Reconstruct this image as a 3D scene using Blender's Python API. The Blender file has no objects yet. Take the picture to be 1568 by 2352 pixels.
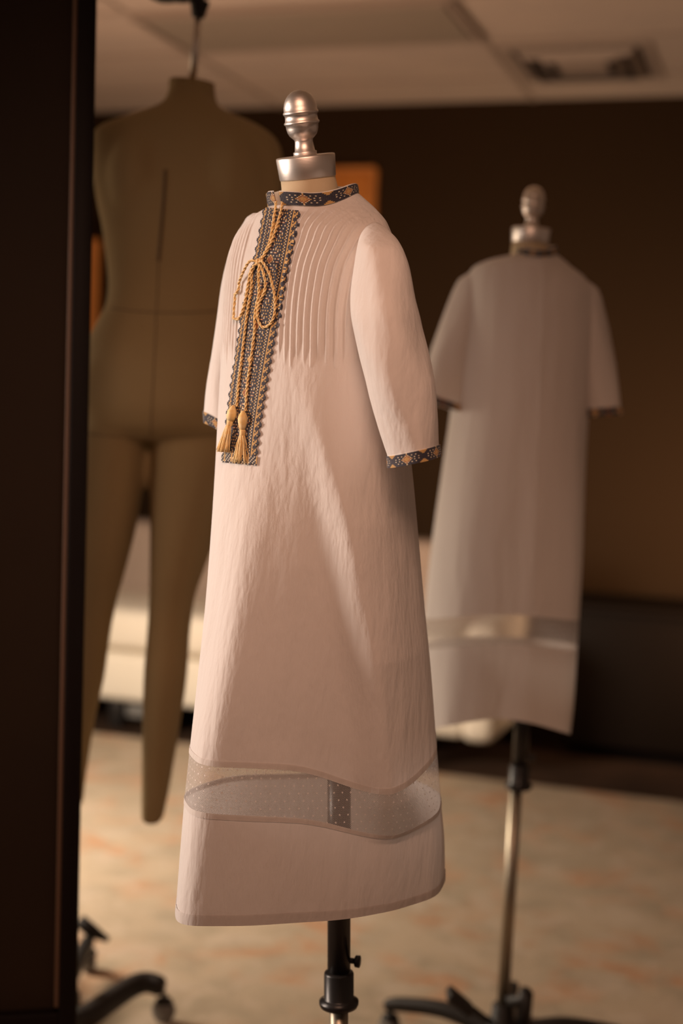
import bpy, bmesh, math, random
import numpy as np
from mathutils import Vector, Matrix, noise
from mathutils.bvhtree import BVHTree
random.seed(4)
R = math.radians
SC = bpy.context.scene
COL = SC.collection

# ------------------------------------------------------------------ camera
F = 2352 * 50 / 36.0
CAMH = 1.35
PITCH, ROLL = R(4.0), R(2.4)
fwd = Vector((0, math.cos(PITCH), -math.sin(PITCH)))
up0 = Vector((0, math.sin(PITCH), math.cos(PITCH)))
cX = Vector((1, 0, 0)) * math.cos(ROLL) + up0 * math.sin(ROLL)
cU = -Vector((1, 0, 0)) * math.sin(ROLL) + up0 * math.cos(ROLL)
cam = bpy.data.cameras.new('camera')
cam.sensor_fit = 'VERTICAL'; cam.sensor_height = 36; cam.sensor_width = 24; cam.lens = 50
cam.clip_start = 0.05; cam.clip_end = 60
cam.dof.use_dof = True; cam.dof.focus_distance = 1.77; cam.dof.aperture_fstop = 2.0
camo = bpy.data.objects.new('camera', cam); COL.objects.link(camo)
m = Matrix((cX, cU, -fwd)).transposed().to_4x4(); m.translation = (0, 0, CAMH)
camo.matrix_world = m
SC.camera = camo
CAMP = Vector((0, 0, CAMH))

# ------------------------------------------------------------------ light
SC.view_settings.view_transform = 'Standard'; SC.view_settings.look = 'None'
SC.view_settings.exposure = 0.0; SC.view_settings.gamma = 1.0; SC.view_settings.use_curve_mapping = False
w = bpy.data.worlds.new('world'); SC.world = w; w.use_nodes = True
w.node_tree.nodes['Background'].inputs[0].default_value = (1.0, 0.60, 0.40, 1)
w.node_tree.nodes['Background'].inputs[1].default_value = 0.12
def area(name, loc, target, sx, sy, power, col):
    l = bpy.data.lights.new(name, 'AREA'); l.shape = 'RECTANGLE'; l.size = sx; l.size_y = sy
    l.energy = power; l.color = col
    o = bpy.data.objects.new(name, l); COL.objects.link(o); o.location = loc
    o.rotation_euler = (Vector(target) - Vector(loc)).to_track_quat('-Z', 'Y').to_euler()
    return o
def spread(o, deg): o.data.spread = R(deg)
spread(area('side_key_light', (-2.0, 1.97, 1.35), (0, 1.86, 1.08), 0.4, 1.4, 7.4, (1.0, 0.80, 0.66)), 56)  # area key light from the left, not a modelled window
spread(area('floor_light', (-2.1, 3.8, 1.4), (-0.6, 4.4, 0.1), 0.8, 0.8, 50, (1.0, 0.83, 0.65)), 128)
spread(area('dress_fill_light', (-0.12, 0.66, 2.15), (0.07, 1.92, 1.02), 0.8, 0.5, 3.3, (1.0, 0.56, 0.37)), 85)  # added fill, spread narrowed onto the front dress; no real lamp
spread(area('rim_light', (-1.7, 3.5, 1.5), (-0.3, 2.8, 1.1), 0.4, 1.0, 3.2, (1.0, 0.72, 0.44)), 150)  # added to rim the left side of the hanging form
spread(area('ceiling_fill_light', (-1.9, 4.5, 0.7), (0.3, 5.3, 2.84), 0.9, 0.7, 14, (1.0, 0.62, 0.42)), 120)  # added out of frame to brighten the ceiling
spread(area('wall_wash_light', (2.2, 4.7, 0.9), (1.6, 6.2, 0.9), 0.6, 0.5, 16, (1.0, 0.62, 0.36)), 100)  # added out of frame to lift the wall's middle, no fixture

# ------------------------------------------------------------------ helpers
def ray(px, py):
    return (fwd + cX * ((px - 784) / F) - cU * ((py - 1176) / F))
def W(px, py, D):
    d = ray(px, py); return CAMP + d * (D / d.y)
def Wz(px, py, z):
    d = ray(px, py); return CAMP + d * ((z - CAMH) / d.z)
def S(px, D): return px * D / F

def mat(name, col, rough=0.7, metal=0.0, bump=None, trans=0.0, var=None, sheen=0.0, spec=0.5):
    """bump=(scale,strength,distance) noise bump; var=(scale, colour2) noise colour mix; trans = translucent cloth share"""
    M = bpy.data.materials.new(name); M.use_nodes = True
    nt = M.node_tree; N = nt.nodes; L = nt.links
    b = N['Principled BSDF']
    b.inputs['Base Color'].default_value = (*col, 1); b.inputs['Roughness'].default_value = rough
    b.inputs['Metallic'].default_value = metal; b.inputs['Specular IOR Level'].default_value = spec
    b.inputs['Sheen Weight'].default_value = sheen
    tc = N.new('ShaderNodeTexCoord')
    if var:
        n = N.new('ShaderNodeTexNoise'); n.inputs['Scale'].default_value = var[0]; n.inputs['Detail'].default_value = 5
        mx = N.new('ShaderNodeMix'); mx.data_type = 'RGBA'
        mx.inputs[6].default_value = (*col, 1); mx.inputs[7].default_value = (*var[1], 1)
        cr = N.new('ShaderNodeMapRange'); cr.inputs[1].default_value = 0.38; cr.inputs[2].default_value = 0.62
        L.new(tc.outputs['Object'], n.inputs['Vector']); L.new(n.outputs['Fac'], cr.inputs[0])
        L.new(cr.outputs[0], mx.inputs[0]); L.new(mx.outputs[2], b.inputs['Base Color'])
    if bump:
        n2 = N.new('ShaderNodeTexNoise'); n2.inputs['Scale'].default_value = bump[0]; n2.inputs['Detail'].default_value = 4
        if len(bump) > 3:
            mp = N.new('ShaderNodeMapping'); mp.inputs['Scale'].default_value = bump[3]
            L.new(tc.outputs['Object'], mp.inputs['Vector']); L.new(mp.outputs[0], n2.inputs['Vector'])
        else: L.new(tc.outputs['Object'], n2.inputs['Vector'])
        bp = N.new('ShaderNodeBump'); bp.inputs['Strength'].default_value = bump[1]; bp.inputs['Distance'].default_value = bump[2]
        L.new(n2.outputs['Fac'], bp.inputs['Height']); L.new(bp.outputs[0], b.inputs['Normal'])
    if trans:
        t = N.new('ShaderNodeBsdfTranslucent'); t.inputs[0].default_value = (*col, 1)
        ms = N.new('ShaderNodeMixShader'); ms.inputs[0].default_value = trans
        L.new(b.outputs[0], ms.inputs[1]); L.new(t.outputs[0], ms.inputs[2])
        L.new(ms.outputs[0], N['Material Output'].inputs[0])
    return M

MT = {}
def linen(name, col, fine=True):
    """white linen: weave bump plus crumple, partly translucent"""
    M = mat(name, col, 0.85, trans=0.22, sheen=0.15, spec=0.2)
    nt = M.node_tree; N = nt.nodes; L = nt.links
    b = N['Principled BSDF']; tc = N.new('ShaderNodeTexCoord')
    h = None; prev = None
    for sc, st, dist, vs in ((42, 0.8, 0.0045, (1, 1, 0.22)), (150, 0.6, 0.0014, (1, 1, 0.45)), (900, 0.4, 0.0003, (1, 1, 1))):
        mp = N.new('ShaderNodeMapping'); mp.inputs['Scale'].default_value = vs
        n = N.new('ShaderNodeTexNoise'); n.inputs['Scale'].default_value = sc; n.inputs['Detail'].default_value = 3
        bp = N.new('ShaderNodeBump'); bp.inputs['Strength'].default_value = st; bp.inputs['Distance'].default_value = dist
        L.new(tc.outputs['Object'], mp.inputs['Vector']); L.new(mp.outputs[0], n.inputs['Vector'])
        L.new(n.outputs['Fac'], bp.inputs['Height'])
        if prev: L.new(prev.outputs[0], bp.inputs['Normal'])
        prev = bp
    L.new(prev.outputs[0], b.inputs['Normal'])
    return M
MT['linen'] = linen('white_linen', (0.80, 0.75, 0.73))
MT['linen_double'] = linen('doubled_linen_seam', (0.735, 0.685, 0.66))  # tone darkened for the light that doubled cloth holds back
MT['linen_band'] = linen('white_linen_facing', (0.82, 0.77, 0.73))

def tulle(name):
    M = bpy.data.materials.new(name); M.use_nodes = True
    nt = M.node_tree; N = nt.nodes; L = nt.links
    b = N['Principled BSDF']; b.inputs['Base Color'].default_value = (0.80, 0.74, 0.72, 1)
    b.inputs['Roughness'].default_value = 0.8
    uv = N.new('ShaderNodeUVMap'); sp = N.new('ShaderNodeSeparateXYZ'); L.new(uv.outputs[0], sp.inputs[0])
    def mth(op, a, b_=None, c=None):
        n = N.new('ShaderNodeMath'); n.operation = op
        for i, v in enumerate((a, b_, c)):
            if v is None: continue
            if isinstance(v, (int, float)): n.inputs[i].default_value = v
            else: L.new(v, n.inputs[i])
        return n.outputs[0]
    U, V = sp.outputs[0], sp.outputs[1]          # millimetres
    # net: thin threads in two diagonals, period 1.9 mm
    def thread(a, bb):
        s = mth('ADD', mth('MULTIPLY', U, a), mth('MULTIPLY', V, bb))
        f = mth('ABSOLUTE', mth('SUBTRACT', mth('FRACT', s), 0.5))
        return mth('LESS_THAN', f, 0.17)
    net = mth('MAXIMUM', thread(0.46, 0.40), thread(-0.46, 0.40))
    # dots on a staggered lattice
    def dots(ou, ov):
        fu = mth('SUBTRACT', mth('FRACT', mth('ADD', mth('DIVIDE', U, 12.0), ou)), 0.5)
        fv = mth('SUBTRACT', mth('FRACT', mth('ADD', mth('DIVIDE', V, 19.0), ov)), 0.5)
        du = mth('MULTIPLY', fu, 12.0); dv = mth('MULTIPLY', fv, 19.0)
        d = mth('SQRT', mth('ADD', mth('MULTIPLY', du, du), mth('MULTIPLY', dv, dv)))
        return mth('LESS_THAN', d, 1.15)
    dt = mth('MAXIMUM', dots(0, 0), dots(0.5, 0.5))
    a = mth('MAXIMUM', mth('ADD', mth('MULTIPLY', net, 0.50), 0.04), dt)
    tr = N.new('ShaderNodeBsdfTransparent'); tl = N.new('ShaderNodeBsdfTranslucent'); tl.inputs[0].default_value = (0.8, 0.74, 0.7, 1)
    m1 = N.new('ShaderNodeMixShader'); m1.inputs[0].default_value = 0.25
    L.new(b.outputs[0], m1.inputs[1]); L.new(tl.outputs[0], m1.inputs[2])
    m2 = N.new('ShaderNodeMixShader'); L.new(a, m2.inputs[0]); L.new(tr.outputs[0], m2.inputs[1]); L.new(m1.outputs[0], m2.inputs[2])
    L.new(m2.outputs[0], N['Material Output'].inputs[0])
    return M
MT['tulle'] = tulle('dotted_tulle')
MT['navy'] = mat('navy_thread', (0.026, 0.025, 0.045), 0.7, sheen=0.2, var=(400, (0.04, 0.038, 0.06)))
MT['gold'] = mat('gold_thread', (0.52, 0.33, 0.13), 0.65, sheen=0.2, var=(500, (0.62, 0.40, 0.15)))
MT['cream'] = mat('cream_thread', (0.66, 0.58, 0.44), 0.65, sheen=0.2)
MT['rust'] = mat('rust_thread', (0.33, 0.13, 0.06), 0.7, sheen=0.2)
MT['cord'] = mat('pale_gold_cord', (0.82, 0.60, 0.28), 0.6, sheen=0.3, bump=(700, 0.5, 0.0004), var=(140, (0.74, 0.48, 0.19)))
MT['tassel'] = mat('gold_tassel_thread', (0.80, 0.52, 0.18), 0.6, sheen=0.3, var=(160, (0.84, 0.64, 0.34)))
MT['steel'] = mat('brushed_steel', (0.88, 0.82, 0.78), 0.42, 1.0, bump=(60, 0.12, 0.0008, (1, 1, 14)))
MT['muslin'] = mat('beige_muslin', (0.56, 0.45, 0.30), 0.85, bump=(700, 0.3, 0.0004))
MT['form_linen'] = mat('tan_form_linen', (0.37, 0.265, 0.125), 0.85, bump=(300, 0.3, 0.0006), var=(3, (0.345, 0.255, 0.125)))
MT['seam'] = mat('dark_seam', (0.14, 0.10, 0.06), 0.9)
MT['black'] = mat('black_enamel', (0.012, 0.010, 0.010), 0.35)
MT['blackp'] = mat('black_plastic', (0.014, 0.011, 0.010), 0.55)
MT['chrome'] = mat('chrome', (0.42, 0.37, 0.29), 0.38, 1.0)
MT['wheel'] = mat('grey_wheel', (0.20, 0.19, 0.18), 0.35)
MT['screen'] = mat('dark_brown_board', (0.034, 0.020, 0.012), 0.6, spec=0.12, var=(2, (0.028, 0.017, 0.011)))
MT['stile'] = mat('black_frame_finish', (0.010, 0.006, 0.005), 0.5, spec=0.12)
MT['edge'] = mat('edge_highlight_brown', (0.16, 0.085, 0.05), 0.45)  # lighter brown carries the highlight on the frame edge
MT['wall'] = mat('dark_brown_wall_paint', (0.036, 0.021, 0.011), 0.9, spec=0.05, bump=(80, 0.2, 0.001))
MT['ceil'] = mat('ceiling_tile', (0.70, 0.60, 0.52), 0.95, bump=(160, 0.4, 0.001), var=(4, (0.66, 0.57, 0.50)))
MT['ceilgrid'] = mat('ceiling_grid_metal', (0.5, 0.42, 0.36), 0.6)
MT['greypanel'] = mat('grey_ceiling_panel', (0.40, 0.35, 0.29), 0.6)
MT['duct'] = mat('dark_duct', (0.03, 0.02, 0.015), 0.9)
MT['floor'] = mat('dark_brown_floor', (0.05, 0.028, 0.018), 0.7, spec=0.15, var=(6, (0.035, 0.02, 0.013)))
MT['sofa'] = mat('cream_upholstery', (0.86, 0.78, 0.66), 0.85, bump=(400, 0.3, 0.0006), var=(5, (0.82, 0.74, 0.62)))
MT['sofa_shaded'] = mat('shaded_cream_upholstery', (0.42, 0.32, 0.26), 0.9, bump=(400, 0.3, 0.0006))  # backrest gets less light; that shade is put into its colour
MT['cab'] = mat('black_brown_cabinet', (0.010, 0.006, 0.004), 0.6, spec=0.1)
MT['orange'] = mat('orange_brown_wood', (0.72, 0.30, 0.08), 0.6, var=(9, (0.62, 0.25, 0.06)))
MT['picture'] = mat('rust_orange_canvas', (0.70, 0.27, 0.045), 0.7, var=(7, (0.58, 0.20, 0.035)))

def rugmat():
    M = mat('faded_patterned_rug', (0.50, 0.40, 0.29), 0.95, bump=(350, 0.7, 0.004))
    nt = M.node_tree; N = nt.nodes; L = nt.links; b = N['Principled BSDF']; tc = N.new('ShaderNodeTexCoord')
    def noi(sc, off, det=4, dist=0.6):
        mp = N.new('ShaderNodeMapping'); mp.inputs['Location'].default_value = off; L.new(tc.outputs['Object'], mp.inputs[0])
        n = N.new('ShaderNodeTexNoise'); n.inputs['Scale'].default_value = sc; n.inputs['Detail'].default_value = det
        n.inputs['Distortion'].default_value = dist; L.new(mp.outputs[0], n.inputs['Vector']); return n.outputs['Fac']
    def mixc(prev, col, fac, lo, hi, amt=1.0):
        mr = N.new('ShaderNodeMapRange'); mr.inputs[1].default_value = lo; mr.inputs[2].default_value = hi; mr.inputs[4].default_value = amt
        L.new(fac, mr.inputs[0]); mx = N.new('ShaderNodeMix'); mx.data_type = 'RGBA'
        L.new(mr.outputs[0], mx.inputs[0])
        if prev is None: mx.inputs[6].default_value = (0.54, 0.43, 0.31, 1)
        else: L.new(prev, mx.inputs[6])
        mx.inputs[7].default_value = (*col, 1); return mx.outputs[2]
    c = mixc(None, (0.36, 0.30, 0.215), noi(7, (0, 0, 0)), 0.42, 0.64, 0.6)
    c = mixc(c, (0.58, 0.30, 0.16), noi(5.5, (3, 5, 0)), 0.50, 0.68, 0.75)
    c = mixc(c, (0.60, 0.49, 0.38), noi(9, (8, 1, 0)), 0.5, 0.65, 0.7)
    c = mixc(c, (0.30, 0.22, 0.16), noi(26, (1, 9, 0), 3, 1.2), 0.52, 0.70, 0.22)
    L.new(c, b.inputs['Base Color'])
    return M
MT['rug'] = rugmat()

def tag(o, label=None, cat=None, group=None, kind=None):
    if label: o['label'] = label
    if cat: o['category'] = cat
    if group: o['group'] = group
    if kind: o['kind'] = kind
    return o
def empty(name, loc, label, cat, group=None):
    o = bpy.data.objects.new(name, None); COL.objects.link(o); o.location = loc; o.empty_display_size = 0.05
    return tag(o, label, cat, group)
def finish(name, me, mats, parent=None, smooth=True):
    o = bpy.data.objects.new(name, me); COL.objects.link(o)
    for mm in (mats if isinstance(mats, (list, tuple)) else [mats]): me.materials.append(MT[mm])
    if smooth: me.polygons.foreach_set('use_smooth', [True] * len(me.polygons))
    if parent:
        o.parent = parent; o.matrix_parent_inverse = Matrix.Translation(-Vector(parent.location)) if parent.parent is None else parent.matrix_parent_inverse.copy()
        if parent.type == 'MESH': o.matrix_parent_inverse = Matrix.Identity(4)
    return o
def add(name, bm, mats, parent=None, smooth=True, recalc=True):
    if recalc: bmesh.ops.recalc_face_normals(bm, faces=bm.faces)
    me = bpy.data.meshes.new(name); bm.to_mesh(me); bm.free()
    return finish(name, me, mats, parent, smooth)

def box(bm, c, size, M=None, bev=0.0, seg=2):
    r = bmesh.ops.create_cube(bm, size=1.0); vs = r['verts']
    bmesh.ops.scale(bm, vec=size, verts=vs)
    if bev:
        es = list({e for v in vs for e in v.link_edges})
        rr = bmesh.ops.bevel(bm, geom=es, offset=bev, segments=seg, affect='EDGES', profile=0.5)
        vs = list({v for f in rr['faces'] for v in f.verts} | {v for v in vs if v.is_valid})
    T = Matrix.Translation(Vector(c))
    if M is not None: T = M @ T
    bmesh.ops.transform(bm, matrix=T, verts=vs)
def frame_of(n):
    n = Vector(n).normalized(); a = Vector((0, 0, 1)) if abs(n.z) < 0.9 else Vector((1, 0, 0))
    x = n.cross(a).normalized(); return x, n.cross(x).normalized(), n
def lathe(bm, base, axis, prof, seg=48, capb=True, capt=True):
    """prof: (height along axis, radius)"""
    x, y, n = frame_of(axis); base = Vector(base); rings = []
    for h, r in prof:
        if r <= 1e-6: rings.append([bm.verts.new(base + n * h)])
        else: rings.append([bm.verts.new(base + n * h + x * (r * math.cos(2 * math.pi * i / seg)) + y * (r * math.sin(2 * math.pi * i / seg))) for i in range(seg)])
    for a, b in zip(rings, rings[1:]):
        for i in range(seg):
            j = (i + 1) % seg
            if len(a) == 1 and len(b) == 1: continue
            if len(a) == 1: bm.faces.new((a[0], b[i], b[j]))
            elif len(b) == 1: bm.faces.new((a[i], a[j], b[0]))
            else: bm.faces.new((a[i], a[j], b[j], b[i]))
    if capb and len(rings[0]) > 1: bm.faces.new(rings[0])
    if capt and len(rings[-1]) > 1: bm.faces.new(rings[-1])
def tube(bm, pts, r, seg=8, cap=True):
    pts = [Vector(p) for p in pts]; n = len(pts)
    rs = r if isinstance(r, (list, tuple)) else [r] * n
    t0 = (pts[1] - pts[0]).normalized(); x, y, _ = frame_of(t0); rings = []
    for i, p in enumerate(pts):
        t = (pts[min(i + 1, n - 1)] - pts[max(i - 1, 0)])
        if t.length < 1e-9: t = t0
        t.normalize(); x = (x - t * x.dot(t)).normalized(); y = t.cross(x)
        rings.append([bm.verts.new(p + x * (rs[i] * math.cos(2 * math.pi * k / seg)) + y * (rs[i] * math.sin(2 * math.pi * k / seg))) for k in range(seg)])
    for a, b in zip(rings, rings[1:]):
        for k in range(seg):
            j = (k + 1) % seg; bm.faces.new((a[k], a[j], b[j], b[k]))
    if cap: bm.faces.new(rings[0]); bm.faces.new(rings[-1])
def spline(pts, n):
    P = [Vector(p) for p in pts]; P = [P[0] * 2 - P[1]] + P + [P[-1] * 2 - P[-2]]; out = []
    m_ = len(P) - 3
    for k in range(n + 1):
        s = k / n * m_; i = min(int(s), m_ - 1); t = s - i
        a, b, c, d = P[i:i + 4]
        out.append(0.5 * ((2 * b) + (c - a) * t + (2 * a - 5 * b + 4 * c - d) * t * t + (3 * b - a - 3 * c + d) * t ** 3))
    return out
def interp_rows(rows, vs):
    """rows: list of tuples, first entry the key; monotone-ish cubic interpolation of the other columns"""
    A = np.array(rows, float); k = A[:, 0]; out = np.zeros((len(vs), A.shape[1])); out[:, 0] = vs
    for c in range(1, A.shape[1]):
        y = A[:, c]; h = np.diff(k); d = np.diff(y) / h
        mm = np.zeros(len(k)); mm[0] = d[0]; mm[-1] = d[-1]
        for i in range(1, len(k) - 1):
            mm[i] = 0 if d[i - 1] * d[i] <= 0 else 2 * d[i - 1] * d[i] / (d[i - 1] + d[i])
        idx = np.clip(np.searchsorted(k, vs, side='right') - 1, 0, len(k) - 2)
        t = (vs - k[idx]) / h[idx]; hh = h[idx]
        out[:, c] = ((2 * t**3 - 3 * t**2 + 1) * y[idx] + (t**3 - 2 * t**2 + t) * hh * mm[idx]
                     + (-2 * t**3 + 3 * t**2) * y[idx + 1] + (t**3 - t**2) * hh * mm[idx + 1])
    return out
def grid_mesh(name, P, closed=True, uv=None):
    """P: [rows, cols, 3] numpy"""
    nr, nc = P.shape[:2]
    cc = nc if closed else nc - 1
    i = np.arange(nr - 1)[:, None]; j = np.arange(cc)[None, :]; jn = (j + 1) % nc
    q = np.stack([i * nc + j, i * nc + jn, (i + 1) * nc + jn, (i + 1) * nc + j], -1).reshape(-1, 4)[:, ::-1]
    me = bpy.data.meshes.new(name)
    me.vertices.add(nr * nc); me.vertices.foreach_set('co', P.reshape(-1))
    me.loops.add(q.size); me.loops.foreach_set('vertex_index', q.reshape(-1).astype(np.int32))
    me.polygons.add(len(q)); me.polygons.foreach_set('loop_start', np.arange(0, q.size, 4, dtype=np.int32))
    me.update(calc_edges=True); me.validate()
    if uv is not None:
        l = me.uv_layers.new(name='UVMap')
        ii = np.broadcast_to(i, (nr - 1, cc)); jj = np.broadcast_to(j, (nr - 1, cc)); j1 = jj + 1
        def g(a, b): return np.stack([uv[0][a, np.minimum(b, nc)], uv[1][a, np.minimum(b, nc) % nc]], -1)
        Q = np.stack([g(ii, jj), g(ii, j1), g(ii + 1, j1), g(ii + 1, jj)], 2).reshape(-1, 4, 2)[:, ::-1]
        l.data.foreach_set('uv', Q.reshape(-1))
    return me
def px_bvh(bvh, px, py, off):
    d = ray(px, py).normalized(); h = bvh.ray_cast(CAMP, d)
    if h[0] is None: return None
    n = h[1] if h[1].dot(d) < 0 else -h[1]
    return h[0] + n * off
def mesh_bvh(mes):
    vs, ps = [], []
    for me in mes:
        o = len(vs); vs += [v.co.copy() for v in me.vertices]; ps += [[o + k for k in p.vertices] for p in me.polygons]
    return BVHTree.FromPolygons(vs, ps)

# ------------------------------------------------------------------ room
YAW = R(-18.0)
RM = Matrix.Rotation(YAW, 4, 'Z')
CZ = 2.84
A = Wz(220, 262, CZ); Bp = Wz(1568, 215, CZ)
dirw = Vector((math.cos(YAW), math.sin(YAW), 0)); back = Vector((-math.sin(YAW), math.cos(YAW), 0))
wmid = (A + Bp) / 2; wmid.z = 0
def slab(name, centre, size, m_, kind='structure'):
    bm = bmesh.new(); box(bm, (0, 0, 0), size)
    o = add(name, bm, m_, None, smooth=False); o.matrix_world = Matrix.Translation(Vector(centre)) @ RM
    if kind: o['kind'] = kind
    return o
slab('floor', Vector((0, 3, -0.05)), (9, 10.5, 0.1), 'floor')
slab('wall_back', wmid + back * 0.06 + Vector((0, 0, CZ / 2)), (9, 0.12, CZ), 'wall')
slab('ceiling', Vector((0, 3, CZ + 0.05)), (9, 10.5, 0.1), 'ceil')
slab('wall_left', wmid - dirw * 4.4 - back * 2.6 + Vector((0, 0, CZ / 2)), (0.12, 5.1, CZ), 'wall')
slab('baseboard_back', wmid - back * 0.008 + Vector((0, 0, 0.05)), (9, 0.016, 0.10), 'stile')
# ceiling grid, one strip mesh each
t0 = Wz(1110, 90, CZ)
k = 0
for s in (-1.26 * 2, -1.26, 0, 1.26):
    c = t0 + dirw * s; c = c + back * (-0.3); k += 1
    slab('trim_%d' % k, Vector((c.x, c.y, CZ - 0.003)), (0.024, 4.4, 0.006), 'ceilgrid')
for s in (0.02, 0.61 + 0.02, -0.59):
    c = t0 + back * s; k += 1
    slab('trim_%d' % k, Vector((c.x, c.y, CZ - 0.0025)), (7, 0.024, 0.005), 'ceilgrid')

# unlit ceiling light panel
e0 = Wz(430, 110, CZ); e1 = Wz(1110, 90, CZ); pw = (e1 - e0).length
pc = (e0 + e1) / 2 - back * 0.27
t = empty('ceiling_light', (pc.x, pc.y, CZ), 'unlit rectangular grey light panel set in the ceiling', 'ceiling light')
bm = bmesh.new(); box(bm, (0, 0, -0.012), (pw - 0.06, 0.48, 0.016), Matrix.Translation(pc) @ RM); add('diffuser', bm, 'greypanel', t, False)
bm = bmesh.new()
for sx, sy, cx_, cy_ in ((pw, 0.025, 0, 0.255), (pw, 0.025, 0, -0.255), (0.025, 0.53, pw / 2, 0), (0.025, 0.53, -pw / 2, 0)):
    box(bm, (cx_, cy_, -0.012), (sx, sy, 0.022), Matrix.Translation(pc) @ RM)
add('frame', bm, 'ceilgrid', t, False)

# ceiling air vent: concentric louvres
vc = (Wz(1130, 95, CZ) + Wz(1490, 95, CZ) + Wz(1550, 185, CZ) + Wz(1190, 185, CZ)) / 4
t = empty('ceiling_vent', (vc.x, vc.y, CZ), 'square ceiling air vent with dark slots at the upper right', 'vent')
VM = Matrix.Translation(vc) @ RM
bm = bmesh.new(); box(bm, (0, 0, -0.004), (0.56, 0.56, 0.006), VM); add('backing', bm, 'duct', t, False)
def sqring(bm, a, w_, z0, z1):
    """square louvre ring sloping from outer half size a at z1 to inner a-w at z0"""
    o_ = [(-a, -a), (a, -a), (a, a), (-a, a)]; b_ = a - w_; i_ = [(-b_, -b_), (b_, -b_), (b_, b_), (-b_, b_)]
    vs = [[bm.verts.new(VM @ Vector((x, y, z))) for x, y in q] for q, z in ((o_, z1), (i_, z0), (i_, z0 - 0.004), (o_, z1 - 0.004))]
    for q in range(4):
        for aa, bb in ((0, 1), (1, 2), (2, 3), (3, 0)):
            bm.faces.new((vs[aa][q], vs[aa][(q + 1) % 4], vs[bb][(q + 1) % 4], vs[bb][q]))
bm = bmesh.new(); sqring(bm, 0.305, 0.045, -0.006, -0.002); add('frame', bm, 'ceilgrid', t, False)
for a in (0.235, 0.165):
    bm = bmesh.new(); sqring(bm, a, 0.028, -0.03, -0.008); add('louvre', bm, 'ceilgrid', t, False)
bm = bmesh.new(); box(bm, (0.0, -0.0, -0.022), (0.20, 0.20, 0.008), VM); add('centre_plate', bm, 'ceilgrid', t, False)

# rug
q0 = Wz(430, 1715, 0); q1 = Wz(1568, 1850, 0)
rd = (q1 - q0).normalized(); rb = Vector((-rd.y, rd.x, 0))
rc = (q0 + q1) / 2 - rb * 2.25 - rd * 0.4
bm = bmesh.new(); box(bm, (0, 0, 0.006), (6.4, 4.5, 0.012), None, 0.004, 2)
rug = add('area_rug', bm, 'rug'); rug.location = (rc.x, rc.y, 0.0); rug.rotation_euler = (0, 0, math.atan2(rd.y, rd.x))
tag(rug, 'large faded beige and rust patterned rug covering the floor', 'rug')

# ------------------------------------------------------------------ sofa (behind)
def localbox(bm, M_, c, s, bev, seg=3): box(bm, c, s, M_, bev, seg)
so = Vector((-0.42, 5.66, 0))
SM = Matrix.Translation(so) @ RM
t = empty('sofa', so, 'cream upholstered sofa standing behind the dress forms', 'sofa')
bm = bmesh.new(); localbox(bm, SM, (0, 0.40, 0.22), (1.94, 0.80, 0.20), 0.03); add('base', bm, 'sofa', t)
for x in (-0.45, 0.45):
    bm = bmesh.new(); localbox(bm, SM, (x, 0.33, 0.415), (0.885, 0.66, 0.17), 0.05, 4); add('seat_cushion', bm, 'sofa', t)
bm = bmesh.new(); localbox(bm, SM, (0, 0.76, 0.55), (1.94, 0.18, 0.52), 0.05, 4); add('backrest', bm, 'sofa_shaded', t)
for x in (-1.02, 1.02):
    bm = bmesh.new(); localbox(bm, SM, (x, 0.42, 0.34), (0.14, 0.86, 0.46), 0.05, 4); add('armrest', bm, 'sofa', t)
for x in (-0.52, -0.30, 0.80, -0.95):
    for y in (0.05, 0.74):
        if y > 0.1 and x in (-0.30,): continue
        bm = bmesh.new(); localbox(bm, SM, (x, y, 0.06), (0.06, 0.05, 0.12), 0.006); add('leg', bm, 'black', t)
bm = bmesh.new(); localbox(bm, SM, (-0.41, 0.06, 0.075), (0.14, 0.02, 0.05), 0.004); add('bracket', bm, 'wheel', t)

# low dark cabinet at the right
co = Vector((1.52, 5.50, 0)); CM = Matrix.Translation(co) @ RM
t = empty('low_cabinet', co, 'low black-brown cabinet against the dark wall at the right edge', 'cabinet')
bm = bmesh.new(); localbox(bm, CM, (0, 0.25, 0.31), (1.25, 0.42, 0.56), 0.01); add('body', bm, 'cab', t)
bm = bmesh.new(); localbox(bm, CM, (0, 0.25, 0.605), (1.29, 0.46, 0.03), 0.006); add('top', bm, 'cab', t)
for x in (-0.31, 0.31):
    bm = bmesh.new(); localbox(bm, CM, (x, -0.008, 0.31), (0.60, 0.018, 0.50), 0.004); d = add('door', bm, 'cab', t)
    bm = bmesh.new(); localbox(bm, CM, (x * 0.2, -0.025, 0.36), (0.012, 0.016, 0.12), 0.004); add('handle', bm, 'stile', d)
bm = bmesh.new(); localbox(bm, CM, (0, 0.27, 0.02), (1.15, 0.4, 0.04), 0.002); add('plinth', bm, 'stile', t)

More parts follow.
